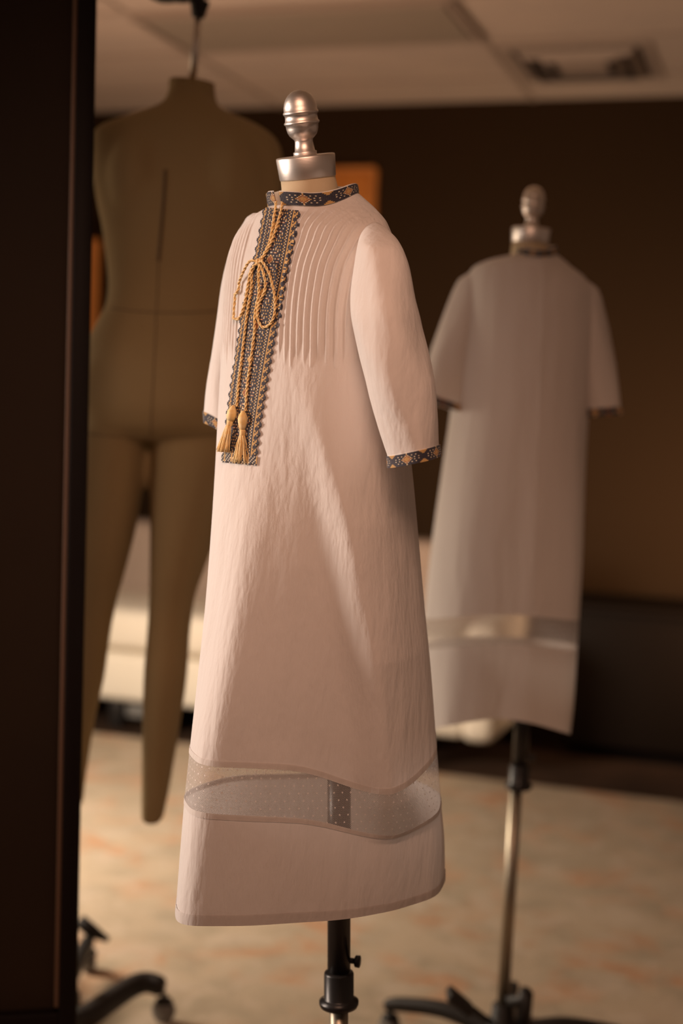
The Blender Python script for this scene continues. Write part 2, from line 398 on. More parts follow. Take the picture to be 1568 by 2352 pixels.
# orange-brown wood upright at far left, orange picture right of the centre
wp = Vector((0, 0, 0))
D_ = 7.2
a0 = W(216, 480, D_)
bm = bmesh.new(); localbox(bm, Matrix.Translation(Vector((a0.x - 0.06, D_, 0))) @ RM, (0, 0, 1.08), (0.20, 0.05, 2.16), 0.006)
o = add('wooden_upright', bm, 'orange'); tag(o, 'narrow orange-brown wooden upright glimpsed beside the hanging form', 'wood post')
wn = back
def on_wall(px, py):
    d = ray(px, py); tt = (wmid - CAMP).dot(wn) / d.dot(wn); return CAMP + d * tt
pa, pb = on_wall(690, 392), on_wall(856, 560)
pcx = (pa + pb) / 2; pwid = (pb - pa).dot(dirw); phei = abs(pa.z - pb.z)
t = empty('framed_picture', pcx - wn * 0.012, 'rust orange picture on the dark wall behind the metal neck cap', 'picture')
PM = Matrix.Translation(pcx) @ RM
bm = bmesh.new(); localbox(bm, PM, (0, -0.012, 0), (pwid - 0.03, 0.012, phei - 0.03), 0.001); add('canvas', bm, 'picture', t)
bm = bmesh.new()
for s_, c_ in (((pwid, 0.028, 0.022), (0, -0.015, phei / 2)), ((pwid, 0.028, 0.022), (0, -0.015, -phei / 2)), ((0.022, 0.028, phei), (pwid / 2, -0.015, 0)), ((0.022, 0.028, phei), (-pwid / 2, -0.015, 0))):
    localbox(bm, PM, c_, s_, 0.003)
add('frame', bm, 'orange', t)

# ------------------------------------------------------------------ tall framed board at left edge
PD = 2.40
tp = W(222, 0, PD); bt = W(175, 2352, PD)
up = (tp - bt).normalized()                       # slight lean of the board
side = Vector((math.cos(R(12)), math.sin(R(12)), 0)); side = (side - up * side.dot(up)).normalized(); dep = side.cross(up).normalized()
if dep.y < 0: dep = -dep
BM = Matrix((side, dep, up)).transposed().to_4x4()
foot = bt + up * (-bt.z / up.z)
BM.translation = foot                              # right edge, floor level
t = empty('framed_board', foot, 'tall dark brown framed board standing at the left edge', 'board')
HT = 2.15
bm = bmesh.new(); box(bm, (-0.5, 0.012, (0.30 + HT) / 2), (0.94, 0.012, HT - 0.30), BM, 0.001); add('panel', bm, 'screen', t, False)
for x in (-0.0155, -0.99):
    bm = bmesh.new(); box(bm, (x, 0.0, HT / 2 + 0.03), (0.031, 0.04, HT - 0.04), BM, 0.003); s_ = add('stile', bm, 'stile', t)
bm = bmesh.new(); box(bm, (-0.0345, 0.0, (0.30 + HT) / 2), (0.007, 0.032, HT - 0.32), BM, 0.002); add('edge_highlight', bm, 'edge', t)  # thin strip standing in for the highlight line along the stile
for z in (0.255, HT - 0.02):
    bm = bmesh.new(); box(bm, (-0.5, 0.0, z), (0.94, 0.035, 0.09 if z < 1 else 0.06), BM, 0.003); add('rail', bm, 'stile', t)
for x in (-0.03, -0.97):
    bm = bmesh.new(); box(bm, (x, 0.0, 0.038), (0.05, 0.42, 0.036), BM, 0.006); add('foot', bm, 'stile', t)

# ------------------------------------------------------------------ hanging full-body form (left, back view)
MD = 2.78
def loft(bm, rows, seg=40, D=MD, depth=None):
    rings = []
    for (y, xl, xr, dh, Do) in rows:
        c = W((xl + xr) / 2, y, D + Do); hw = S((xr - xl) / 2, D + Do)
        rings.append([bm.verts.new(c + Vector((math.copysign(abs(math.cos(a)) ** 0.92, math.cos(a)) * hw, math.sin(a) * dh, 0)))
                      for a in [2 * math.pi * i / seg for i in range(seg)]])
    for a, b in zip(rings, rings[1:]):
        for i in range(seg):
            j = (i + 1) % seg; bm.faces.new((a[i], a[j], b[j], b[i]))
    bm.faces.new(rings[0]); bm.faces.new(rings[-1])
def rows_fine(rows, step=14):
    n = int((rows[-1][0] - rows[0][0]) / step) + 1
    vs = np.linspace(rows[0][0], rows[-1][0], n); return [tuple(r) for r in interp_rows(rows, vs)]
torso = [(196, 388, 494, .050, .03), (220, 386, 494, .052, .03), (240, 376, 500, .058, .025), (254, 352, 520, .066, .02), (266, 315, 552, .072, .02),
         (282, 270, 592, .078, .015), (300, 228, 622, .085, .01), (325, 212, 641, .093, .01), (360, 212, 648, .102, .01), (410, 216, 646, .110, .01),
         (470, 224, 636, .114, .0), (530, 236, 612, .108, 0), (600, 245, 585, .098, 0), (660, 250, 566, .090, 0), (700, 246, 560, .09, 0),
         (750, 222, 572, .102, 0), (800, 200, 590, .115, -.01), (860, 188, 604, .128, -.02), (920, 182, 608, .132, -.02), (975, 180, 604, .122, -.01),
         (1010, 182, 596, .09, 0)]
legL = [(940, 186, 360, .09, 0), (1000, 180, 345, .098, 0), (1060, 172, 337, .096, 0), (1120, 168, 328, .092, 0), (1200, 163, 314, .086, 0),
        (1300, 160, 290, .074, 0), (1380, 158, 268, .062, .0), (1450, 156, 254, .060, -.005), (1550, 152, 240, .062, -.01), (1650, 148, 218, .054, -.005),
        (1750, 144, 202, .042, 0), (1860, 140, 188, .034, 0)]
legR = [(940, 340, 600, .09, 0), (1000, 346, 588, .10, 0), (1060, 346, 560, .098, 0), (1120, 345, 536, .094, 0), (1200, 345, 508, .088, 0),
        (1300, 344, 472, .076, 0), (1380, 342, 446, .064, .0), (1450, 338, 437, .060, -.005), (1550, 330, 430, .064, -.012), (1650, 327, 416, .056, -.008),
        (1750, 325, 400, .044, 0), (1820, 324, 388, .038, 0), (1888, 324, 373, .034, 0)]
bm = bmesh.new()
loft(bm, rows_fine(torso)); loft(bm, rows_fine(legL)); loft(bm, rows_fine(legR))
# buttock volumes and shoulder caps keep the back from being flat
for (px, py, D, sx, sy, sz) in ((282, 900, MD - .055, .085, .075, .10), (455, 905, MD - .055, .10, .075, .10), (325, 420, MD - .02, .07, .09, .11), (530, 425, MD - .02, .07, .09, .11)):
    r = bmesh.ops.create_icosphere(bm, subdivisions=3, radius=1)
    bmesh.ops.scale(bm, vec=(sx, sy, sz), verts=r['verts']); bmesh.ops.translate(bm, vec=W(px, py, D), verts=r['verts'])
bmesh.ops.recalc_face_normals(bm, faces=bm.faces)
me = bpy.data.meshes.new('tmp'); bm.to_mesh(me); bm.free()
tmp = bpy.data.objects.new('tmp', me); COL.objects.link(tmp)
md = tmp.modifiers.new('r', 'REMESH'); md.mode = 'VOXEL'; md.voxel_size = 0.007
md = tmp.modifiers.new('s', 'SMOOTH'); md.iterations = 10; md.factor = 0.6
dg = bpy.context.evaluated_depsgraph_get(); ev = tmp.evaluated_get(dg)
fbm = bpy.data.meshes.new_from_object(ev); bpy.data.objects.remove(tmp, do_unlink=True)
anch = W(345, 1010, MD)
hf = empty('full_body_dress_form', anch, 'tan full-body dress form with legs hanging from a rod, seen from behind', 'dress form')
fbm.materials.clear()
finish('body', fbm, 'form_linen', hf)
fb = mesh_bvh([fbm])
def seamline(name, pts, r, off=0.0):
    P = [px_bvh(fb, *p, off) for p in spline([(a, b, 0) for a, b in pts], 40) for p in [(p.x, p.y)]]
    P = [p for p in P if p]; bm = bmesh.new(); tube(bm, P, r, 6); add(name, bm, 'seam', hf)
seamline('back_opening', [(380, 390), (376, 460), (370, 530), (364, 600)], 0.0032)
seamline('waist_seam', [(256, 708), (330, 716), (420, 718), (500, 714), (548, 706)], 0.0011)
seamline('hip_seam', [(192, 996), (270, 1003), (345, 1006), (430, 1003), (500, 998)], 0.0010)
seamline('centre_seam', [(364, 604), (360, 700), (353, 850), (346, 1000)], 0.0010)
nk = W(441, 190, MD + .03); rodtop = W(457, 20, MD + .02); axr = (rodtop - nk).normalized()
bm = bmesh.new(); lathe(bm, nk - axr * 0.012, axr, [(0, .044), (.012, .0445), (.015, .043), (.016, .038), (.012, .030), (.012, .007)]); c_ = add('neck_cap', bm, 'form_linen', hf)
bm = bmesh.new(); lathe(bm, nk + axr * 0.002, axr, [(0, .0072), ((rodtop - nk).length - .002, .0072)], 24); add('rod', bm, 'steel', hf)
bm = bmesh.new(); lathe(bm, rodtop - axr * 0.018, axr, [(0, .008), (.004, .013), (.022, .017), (.026, .019), (.032, .019)], 24); add('rod_collar', bm, 'blackp', hf)

# the stand which carries it (post stands behind the board, arm just above the picture)
sp = Vector((-0.56, 2.96, 0))
st = empty('hanging_form_stand', sp, 'black rolling stand with casters carrying the hanging full-body form', 'stand')
bm = bmesh.new(); tube(bm, [sp + Vector((0, 0, .06)), sp + Vector((0, 0, 2.52))], 0.018, 20); add('post', bm, 'blackp', st)
armz = rodtop + axr * 0.03
bm = bmesh.new(); tube(bm, spline([sp + Vector((0, 0, 2.50)), sp + Vector((.05, -.03, 2.54)), W(330, -62, 2.86), W(412, -12, 2.81), armz + Vector((-.012, 0, .010))], 24), 0.016, 16); add('arm', bm, 'blackp', st)
bm = bmesh.new(); h0 = armz
tube(bm, spline([h0 + Vector((-.05, 0, .012)), h0 + Vector((-.025, 0, .008)), h0 + Vector((0, 0, -.002)), h0 + Vector((.022, 0, .006)), h0 + Vector((.036, 0, .006)), h0 + Vector((.036, 0, -.006))], 20), [.012] * 14 + [.009] * 7, 12)
add('hook', bm, 'blackp', st)
bm = bmesh.new(); lathe(bm, sp + Vector((0, 0, .055)), (0, 0, 1), [(0, .045), (.03, .045), (.045, .030), (.07, .026)], 32); add('hub', bm, 'blackp', st)
def caster(parent, p, ang, wr=0.024):
    """p: leg end at height; wheel touches the floor"""
    z = wr + 0.012
    c = Vector((p.x, p.y, z)); d = Vector((math.cos(ang), math.sin(ang), 0))
    bm = bmesh.new()
    for s in (-1, 1):
        lathe(bm, c + d * (s * 0.008) - d * 0.006, d, [(0, .6 * wr), (.001, wr * .95), (.003, wr), (.009, wr), (.011, wr * .95), (.012, .6 * wr)], 28)
    wo = add('caster', bm, 'wheel', parent)
    bm = bmesh.new()
    lathe(bm, c + Vector((0, 0, -.002)), (0, 0, 1), [(wr * .2, .007), (p.z - z, .007)], 14)
    lathe(bm, c + Vector((0, 0, wr * .75)), (0, 0, 1), [(0, wr * .8), (.006, wr * .75), (.010, .010)], 20)
    add('fork', bm, 'blackp', wo)
def flatleg(name, parent, pts, wdt, hgt, m_='blackp'):
    """tapered flat beam through the points"""
    P = spline(pts, 18); bm = bmesh.new(); prev = None; n = len(P)
    for i, p in enumerate(P):
        tt = (P[min(i + 1, n - 1)] - P[max(i - 1, 0)]).normalized(); sd = Vector((0, 0, 1)).cross(tt).normalized(); u_ = tt.cross(sd)
        f = 1.0 - 0.25 * i / n
        if i == n - 1: f *= 0.7
        ring = []
        for a in range(12):
            an = 2 * math.pi * a / 12
            ring.append(bm.verts.new(p + sd * (math.copysign(abs(math.cos(an)) ** .6, math.cos(an)) * wdt * f) + u_ * (math.copysign(abs(math.sin(an)) ** .6, math.sin(an)) * hgt * f)))
        if prev:
            for a in range(12): bm.faces.new((prev[a], prev[(a + 1) % 12], ring[(a + 1) % 12], ring[a]))
        else: bm.faces.new(ring)
        prev = ring
    bm.faces.new(prev); return add(name, bm, m_, parent)
e1 = Wz(375, 2345, 0.012); e1.z = 0; 
L1 = [sp + Vector((0, 0, .075)), Vector((-.50, 2.86, .075)), Vector((e1.x - .06, e1.y, .092)), Vector((e1.x, e1.y, .088))]
flatleg('leg', st, L1, .022, .026); caster(st, Vector((e1.x, e1.y, .075)), R(60))
e2 = Wz(196, 2262, 0.012)
e2 = Vector((-.515, e2.y + .08, 0)); e2.x = (W(203, 2240, e2.y)).x
flatleg('leg', st, [sp + Vector((0, 0, .07)), (sp + e2) / 2 + Vector((0, 0, .085)), Vector((e2.x, e2.y, .088))], .020, .020); caster(st, Vector((e2.x, e2.y, .075)), R(20))
e3 = sp + Vector((-.30, -.1, 0)); flatleg('leg', st, [sp + Vector((0, 0, .07)), (sp + e3) / 2 + Vector((0, 0, .085)), e3 + Vector((0, 0, .085))], .020, .022); caster(st, e3 + Vector((0, 0, .075)), R(20))
e4 = sp + Vector((-.12, .30, 0)); flatleg('leg', st, [sp + Vector((0, 0, .07)), (sp + e4) / 2 + Vector((0, 0, .085)), e4 + Vector((0, 0, .085))], .020, .022); caster(st, e4 + Vector((0, 0, .075)), R(90))
pl = Vector((e2.x + .03, e2.y - .03, .10))
bm = bmesh.new(); tube(bm, [pl + Vector((-.05, 0, .045)), pl + Vector((-.02, 0, .02)), pl + Vector((.02, 0, 0))], [.016, .017, .006], 12); add('pedal', bm, 'blackp', st)

# ------------------------------------------------------------------ small dress forms
def finial_prof(s=1.0):
    P = [(0, 26.5), (8, 27), (10, 23), (30, 20.5), (35, 21), (39, 25), (45, 31), (52, 34.5), (60, 36.5), (68, 37.2), (70, 40), (74, 40.5), (76, 38), (84, 36.8), (90, 37.2), (92, 40), (96, 40.5), (98, 38.3), (108, 37.6), (118, 35), (127, 30.5), (134, 25), (139.5, 18), (143.3, 9), (144.5, 0)]
    return [(h / 1760 * s, r / 1760 * s) for h, r in P]
def dress_form(label, cap_c, n, poletop, polepts, D, legs, group='small dress forms on poles', tilt=None):
    """cap_c: centre of the cap's top; n: neck axis; poletop->polepts bottom: pole axis; D pole distance"""
    n = Vector(n).normalized()
    foot_ = polepts[-1].copy()
    t = empty('dress_form', foot_, label, 'dress form', group)
    s = 1.0
    bm = bmesh.new()
    lathe(bm, cap_c - n * 0.029, n, [(0, .0362), (.001, .0368), (.0265, .0385), (.0285, .0378), (.029, .0355), (.0288, .012)]); add('neck_cap', bm, 'steel', t)
    bm = bmesh.new(); lathe(bm, cap_c, n, finial_prof()); add('finial', bm, 'steel', t)
    # padded torso: neck, shoulders, chest, hips, as one surface that follows from the neck axis to the pole
    nb = cap_c - n * 0.028
    top = poletop
    bm = bmesh.new(); rings = []
    prof = [(0.0, .0355, .0355), (.02, .037, .037), (.04, .041, .041), (.06, .052, .046), (.08, .070, .052), (.11, .082, .058), (.15, .086, .066), (.22, .086, .070), (.30, .082, .068), (.38, .084, .070), (.46, .080, .066), (.50, .045, .040), (.503, .01, .01)]
    yw = tilt if tilt is not None else R(-45)
    for h, rx, ry in prof:
        k_ = min(h / .15, 1.0); k_ = k_ * k_ * (3 - 2 * k_)
        c = (nb - n * h).lerp(Vector((top.x, top.y, nb.z - h)), k_)
        nn = n.lerp(Vector((0, 0, 1)), k_).normalized()
        xa = Vector((math.cos(yw), math.sin(yw), 0)); xa = (xa - nn * xa.dot(nn)).normalized(); ya = nn.cross(xa)
        rings.append([bm.verts.new(c + xa * (rx * math.cos(a)) + ya * (ry * math.sin(a))) for a in [2 * math.pi * i / 40 for i in range(40)]])
    for a, b in zip(rings, rings[1:]):
        for i in range(40): bm.faces.new((a[i], a[(i + 1) % 40], b[(i + 1) % 40], b[i]))
    bm.faces.new(rings[0]); bm.faces.new(rings[-1])
    add('torso', bm, 'muslin', t)
    # pole
    a, b, c = polepts          # bottom of torso, adjustment collar, foot
    ax = (a - c).normalized()
    bm = bmesh.new(); lathe(bm, b, ax, [(0, .0158), ((a - b).length, .0158)], 32); add('sleeve_tube', bm, 'black', t)
    bm = bmesh.new(); lathe(bm, b - ax * .030, ax, [(0, .0255), (.004, .0272), (.008, .0272), (.011, .0225), (.013, .0205), (.046, .0205), (.048, .0195), (.050, .0160)], 40); co_ = add('height_collar', bm, 'black', t)
    sd = Vector((1, -.2, 0)).normalized(); kb = b + ax * .036
    bm = bmesh.new(); lathe(bm, kb + sd * .010, sd, [(0, .004), (.014, .004)], 12); lathe(bm, kb + sd * .022, sd, [(0, .006), (.001, .008), (.007, .0085), (.008, .006)], 18); add('knob', bm, 'black', co_)
    bm = bmesh.new(); lathe(bm, c + ax * .07, ax, [(0, .0128), ((b - c).length - .07, .0128)], 32); add('pole', bm, 'chrome', t)
    bm = bmesh.new(); lathe(bm, c + ax * .055, ax, [(0, .034), (.01, .035), (.05, .030), (.055, .024), (.082, .022), (.085, .018)], 32); add('hub', bm, 'blackp', t)
    for ang, ln in legs:
        dv = Vector((math.cos(R(ang)), math.sin(R(ang)), 0)); base = Vector((c.x, c.y, 0))
        flatleg('leg', t, [base + Vector((0, 0, .085)), base + dv * ln * .45 + Vector((0, 0, .105)), base + dv * ln * .85 + Vector((0, 0, .092)), base + dv * ln + Vector((0, 0, .080))], .018, .017)
        caster(t, base + dv * (ln - .012) + Vector((0, 0, .075)), R(ang) + 1.2)
    return t, ax

FD = 1.90
a_ = W(779, 1700, FD); c_ = W(778, 2352, FD); ax_ = (a_ - c_).normalized(); foot_ = c_ + ax_ * (-(c_.z - 0.012) / ax_.z)
b_ = W(778, 2262, FD)
capc = W(701, 357, FD - .03)
form1, _ = dress_form('small dress form with brushed steel finial on a black pole, nearest to the camera', capc, (-.15, -.20, 1), Vector((W(745, 800, FD).x, FD, 0)),
    [a_, b_, foot_], FD, [(20, .27), (92, .27), (164, .27), (236, .27), (308, .27)])
GD = 2.85
a2 = W(1199, 1560, GD); b2 = W(1192, 1778, GD); c2 = W(1156, 2290, GD); ax2 = (a2 - c2).normalized(); foot2 = c2 + ax2 * (-(c2.z - 0.012) / ax2.z)
capc2 = W(1220, 524, GD)
form2, axb = dress_form('blurred small dress form behind at the right, chrome pole on a black wheeled base', capc2, (.03, -.04, 1), Vector((W(1212, 900, GD).x, GD, 0)),
    [a2, b2, foot2], GD, [(150, .27), (222, .26), (294, .27), (6, .27), (78, .27)], tilt=R(8))
# toothed height rack, foot pedal and lever of the right-hand stand
bm = bmesh.new(); lf = Vector((-1, -.25, 0)).normalized()
for i in range(11):
    p = W(1158 - i * 1.15, 2106 + i * 17.6, GD) 
    rr = bmesh.ops.create_uvsphere(bm, u_segments=14, v_segments=10, radius=.0042); bmesh.ops.translate(bm, vec=p, verts=rr['verts'])
tube(bm, [W(1160, 2100, GD), W(1148, 2290, GD)], .0028, 8)
add('height_rack', bm, 'chrome', form2)
pd = W(1055, 2300, GD - .12)
bm = bmesh.new(); box(bm, (0, 0, 0), (.060, .05, .018), Matrix.Translation(pd) @ Matrix.Rotation(R(38), 4, 'Y'), .005, 2)
tube(bm, [pd + Vector((.02, .01, -.012)), W(1130, 2350, GD - .03)], .006, 10); add('pedal', bm, 'blackp', form2)
lv = W(1200, 2300, GD - .03)
bm = bmesh.new(); tube(bm, [W(1165, 2300, GD - .02), lv, lv + Vector((.006, 0, .028))], [.012, .014, .010], 12); tube(bm, [lv + Vector((.006, 0, .02)), lv + Vector((.004, 0, -.05))], .015, 12); add('lever', bm, 'blackp', form2)

# ------------------------------------------------------------------ dresses
def body_grid(rows, D0, vs, ncol, ridges, tuck=None, lips=(), wrinkle=0.0, seed=0, backsame=False):
    """rows: (v, xl, xr, d, s, yL, yF, yR, e)  -> P[rows, cols, 3]; phi=0 faces the camera, +90 deg is image right"""
    T = interp_rows(rows, vs); ph = np.linspace(-np.pi, np.pi, ncol, endpoint=False)
    nr = len(vs); P = np.zeros((nr, ncol, 3))
    def wz(x, y, D):
        p = W(x, y, D); return p
    sn, cs = np.sin(ph), np.cos(ph)
    for i in range(nr):
        v, xl, xr, d, s, yL, yF, yR, e = T[i]
        pl_, pr_ = W(xl, yL, D0 - s), W(xr, yR, D0 + s); pf = W((xl + xr) / 2, yF, D0 - d)
        cx = (pl_.x + pr_.x) / 2; hw = (pr_.x - pl_.x) / 2
        zL, zR, zF = pl_.z, pr_.z, pf.z; zB = (zL + zR) / 2
        zS = np.where(sn < 0, zL, zR)
        z = np.where(cs > 0, zF, zB) * cs**2 + zS * sn**2
        if e: z = z - S(e, D0 - d) * np.exp(-((np.degrees(ph) - 30) / 25.0)**2)
        x = cx + hw * sn; y = D0 - d * cs + s * sn
        # radial ridges
        rad = np.zeros(ncol)
        for R_ in ridges:
            A_ = np.interp(v, R_['v'], R_['a']); p0 = np.radians(np.interp(v, R_['v'], R_['p']))
            dl = (ph - p0 + np.pi) % (2 * np.pi) - np.pi
            w1, w2 = np.radians(R_['w'][0]), np.radians(R_['w'][1])
            rad += A_ * np.exp(-(dl / np.where(dl < 0, w1, w2))**2)
        if wrinkle:
            pass
        nx, ny = sn * d, -cs * hw; ln = np.sqrt(nx**2 + ny**2) + 1e-9; nx, ny = nx / ln, ny / ln
        for l0, l1, h in lips:
            if l0 <= v <= l1: rad = rad + h
        if tuck and tuck['v0'] < v < tuck['v1'] + 25:
            # pin tucks: vertical ridges at constant distance across the dress front
            ux, uy = tuck['U']; u = (x - cx) * ux + (y - D0) * uy + tuck.get('off', 0)
            front = (nx * tuck['N'][0] + ny * tuck['N'][1]) > -0.15
            vend = tuck['v1'] + 14 * np.sin(u * 260) 
            fade = np.clip((v - tuck['v0']) / 12, 0, 1) * np.clip((vend + 22 - v) / 44, 0, 1)
            q = (np.abs(u) - tuck['u0']) / tuck['dx']; kq = np.round(q)
            inn = (kq >= 0) & (kq <= tuck['n']) & front
            t_ = (q - kq) * tuck['dx']
            # one-sided fold profile
            prof = np.exp(-(t_ / np.where(t_ * np.sign(u) < 0, 0.0008, 0.0017))**2)
            rad = rad + inn * fade * tuck['h'] * prof
        P[i, :, 0] = x + nx * rad; P[i, :, 1] = y + ny * rad; P[i, :, 2] = z
    return P
def uv_of(P):
    d = np.linalg.norm(np.diff(np.concatenate([P, P[:, :1]], 1), axis=1), axis=2)
    # use one common arc length so that the net stays upright
    m_ = d.mean(0); u = np.concatenate([[0], np.cumsum(m_)]) * 1000
    U = np.broadcast_to(u, (P.shape[0], P.shape[1] + 1)).copy()
    V = P[:, :, 2] * 1000
    return U, V
def sleeve_grid(rows, vs, ncol, off=0.0, cr=None):
    """rows: (y, xc, hw px, depth m, D, tilt)"""
    T = interp_rows(rows, vs); a = np.linspace(0, 2 * np.pi, ncol, endpoint=False); P = np.zeros((len(vs), ncol, 3))
    for i, (y, xc, hw, dh, D, tl) in enumerate(T):
        c = W(xc, y, D); h = S(hw, D) + off; dd = dh + off
        x = h * np.cos(a); yy = dd * np.sin(a)
        wob = 1 + 0.03 * np.sin(3 * a + y / 60.) + 0.02 * np.sin(5 * a - y / 45.)
        P[i, :, 0] = c.x + x * wob; P[i, :, 1] = c.y + yy * wob; P[i, :, 2] = c.z + tl * x
    return P
def smooth_crease(P, amp, sc, seed):
    n = P.shape[0] * P.shape[1]; Q = P.reshape(-1, 3)
    return P

def stitch_patch(name, fn, nr, nc, patt, parent, lift=0.0006):
    """grid of small raised stitches; patt(r,c) gives a material index or None (no stitch)"""
    vs, fs, mi = [], [], []
    pts = [[fn(r, c) for c in range(nc + 1)] for r in range(nr + 1)]
    idx = {}
    def vid(r, c):
        if (r, c) not in idx: idx[(r, c)] = len(vs); vs.append(pts[r][c])
        return idx[(r, c)]
    for r in range(nr):
        for c in range(nc):
            k = patt(r, c)
            if k is None: continue
            q = [pts[r][c], pts[r][c + 1], pts[r + 1][c + 1], pts[r + 1][c]]
            if any(p is None for p in q): continue
            n = (q[2] - q[0]).cross(q[3] - q[1]); 
            if n.length < 1e-12: continue
            n.normalize(); ctr = sum(q, Vector()) / 4
            if n.dot(ctr - fn.centre) < 0: n = -n
            ids = [vid(r, c), vid(r, c + 1), vid(r + 1, c + 1), vid(r + 1, c)]
            ins = [p.lerp(ctr, 0.35) + n * lift for p in q]
            o_ = len(vs); vs += ins
            for a in range(4):
                b = (a + 1) % 4; fs.append((ids[a], ids[b], o_ + b, o_ + a)); mi.append(k)
            fs.append((o_, o_ + 1, o_ + 2, o_ + 3)); mi.append(k)
    me = bpy.data.meshes.new(name); me.from_pydata([tuple(v) for v in vs], [], fs)
    me.polygons.foreach_set('material_index', mi)
    return finish(name, me, ['navy', 'gold', 'cream', 'rust'], parent, smooth=False)

def band_pattern(nr, per, r, c):
    """narrow ribbon: gold diamonds with cream outline, dotted chevrons between, gold corners"""
    x = (c % per) - (per // 2); y = r - (nr // 2); ax, ay = abs(x), abs(y); k = ax + ay; h = nr // 2; e = per / 2 - ax
    if k <= 3: return 1 if (x + y) % 2 == 0 or k < 2 else 3
    if k == 4: return 2 if r % 2 == 0 else 1
    if k == 5 and ay >= h: return 2
    if k in (7, 10) and ay <= h - 1 and r % 2 == 0 and e > 1.5: return 2
    if (h - ay) + e < 2.6: return 1 if per % 2 else 3
    return 0

def placket_pattern(nr, nc, r, c):
    x = c - nc / 2 + 0.5; ax = abs(x); hw = nc / 2.0; e = hw - ax
    bottom = nr - r
    if e < 6 and bottom > 6:                                  # scalloped edge, small gold flowers on navy
        q = r % 6; dq = abs(q - 2.5)
        if e < dq - 0.6: return None
        if e < dq + 0.6: return 0
        if dq < 1.6 and 1.5 < e < 5: return 1 if (r + c) % 3 else 0
        return 1 if (r * 3 + c) % 3 == 0 else 0
    if bottom <= 7:
        f = c % 8
        if bottom <= 1 and f in (0, 7): return None
        return 1 if (f in (3, 4) and bottom > 1) else (2 if (r + c) % 3 == 0 else 0)
    if e < 6.6: return 0
    if e < 7.6: return 2 if r % 2 == 0 else 0
    if e < 8.6: return 1 if r % 2 else 0
    if e < 9.6: return 0
    per = 22; y = (r % per) - per / 2 + 0.5; d = abs(y) + ax
    if d < 2.1: return 3 if (r // per) % 2 else 1
    if d < 3.2: return 1
    if 5.0 <= d < 6.0 or 8.0 <= d < 9.0: return 2 if r % 2 == 0 else 0
    if d > 13 and ax < 1.6: return 1
    if 11.0 <= d < 12.0: return 2 if r % 2 else 0
    if (r + 2 * c) % 4 == 0 and d > 6: return 1 if d > 9 else 3
    return 0

def twisted_cord(bm, P, r=0.00105, pitch=0.013):
    P = [p for p in P if p is not None]; L_ = [0]
    for a, b in zip(P, P[1:]): L_.append(L_[-1] + (b - a).length)
    n = max(int(L_[-1] / 0.0013), 6); Q = []
    for k_ in range(n + 1):
        s = L_[-1] * k_ / n; i = max(0, min(len(L_) - 2, next((j for j in range(len(L_) - 1) if L_[j + 1] >= s), len(L_) - 2)))
        f = (s - L_[i]) / max(L_[i + 1] - L_[i], 1e-9); Q.append(P[i].lerp(P[i + 1], f))
    for st_ in (0, math.pi):
        out = []; x = None
        for i, p in enumerate(Q):
            t_ = (Q[min(i + 1, n)] - Q[max(i - 1, 0)]).normalized()
            x = frame_of(t_)[0] if x is None else (x - t_ * x.dot(t_)).normalized()
            y = t_.cross(x); an = 2 * math.pi * (L_[-1] * i / n) / pitch + st_
            out.append(p + x * (r * .95 * math.cos(an)) + y * (r * .95 * math.sin(an)))
        tube(bm, out, r, 6)

# ---- front dress
DG = 'white embroidered dresses'
D0 = 1.86
#        v     xl   xr    d      s      yL    yF    yR   e
rowsA = [(470, 622, 818, .056, .000, 474, 472, 440, 0),
         (482, 604, 836, .062, -.004, 484, 484, 456, 0),
         (500, 580, 864, .072, -.012, 502, 500, 482, 0),
         (525, 556, 890, .082, -.028, 524, 525, 515, 0),
         (560, 538, 903, .088, -.034, 556, 560, 556, 0),
         (620, 522, 900, .094, -.040, 616, 620, 620, 0),
         (700, 515, 896, .098, -.042, 698, 702, 700, 0),
         (820, 508, 905, .102, -.038, 818, 822, 820, 0),
         (950, 501, 925, .106, -.028, 946, 952, 946, 0),
         (1070, 495, 944, .108, -.015, 1064, 1074, 1062, 0),
         (1200, 487, 956, .110, .000, 1192, 1206, 1186, 0),
         (1400, 472, 972, .113, .018, 1386, 1410, 1374, 4),
         (1600, 452, 988, .116, .036, 1576, 1612, 1550, 18),
         (1770, 436, 998, .118, .046, 1722, 1768, 1692, 62),
         (1870, 425, 1010, .119, .052, 1826, 1878, 1830, 46),
         (1990, 414, 1019, .119, .056, 1962, 2000, 1930, 14),
         (2120, 405, 1021, .118, .060, 2086, 2121, 2012, 0)]
ridA = [dict(v=[820, 900, 1050, 1200, 1500, 1800, 1900, 2120], p=[-5, 2, 11, 19, 28, 34, 36, 38], a=[0, .005, .016, .027, .038, .032, .011, .004], w=(10, 30)),
        dict(v=[1040, 1120, 1250, 1500, 1750, 2000, 2120], p=[-34, -34, -36, -42, -50, -56, -58], a=[0, .003, .008, .011, .012, .013, .013], w=(15, 13)),
        dict(v=[1000, 1300, 1700, 2120], p=[66, 64, 60, 58], a=[0, .003, .006, .007], w=(12, 12)),
        dict(v=[900, 1300, 2120], p=[140, 140, 145], a=[0, .010, .014], w=(20, 16)),
        dict(v=[900, 1300, 2120], p=[-150, -150, -140], a=[0, .010, .014], w=(18, 20)),
        dict(v=[1300, 1700, 2120], p=[-10, -8, -6], a=[0, -.009, -.008], w=(24, 20))]
Uv = (0.7071, -0.7071); Nv = (-0.7071, -0.7071)
tuckA = dict(v0=478, v1=818, U=Uv, N=Nv, u0=.040, dx=.0080, n=10, h=.0024)
NC = 900
cz = W(720, 900, D0)
anchor = Vector((cz.x, D0, W(720, 2100, D0).z))
dr = empty('dress', anchor, 'white linen dress with navy and gold embroidered front and tasselled cord, in focus', 'dress', None)
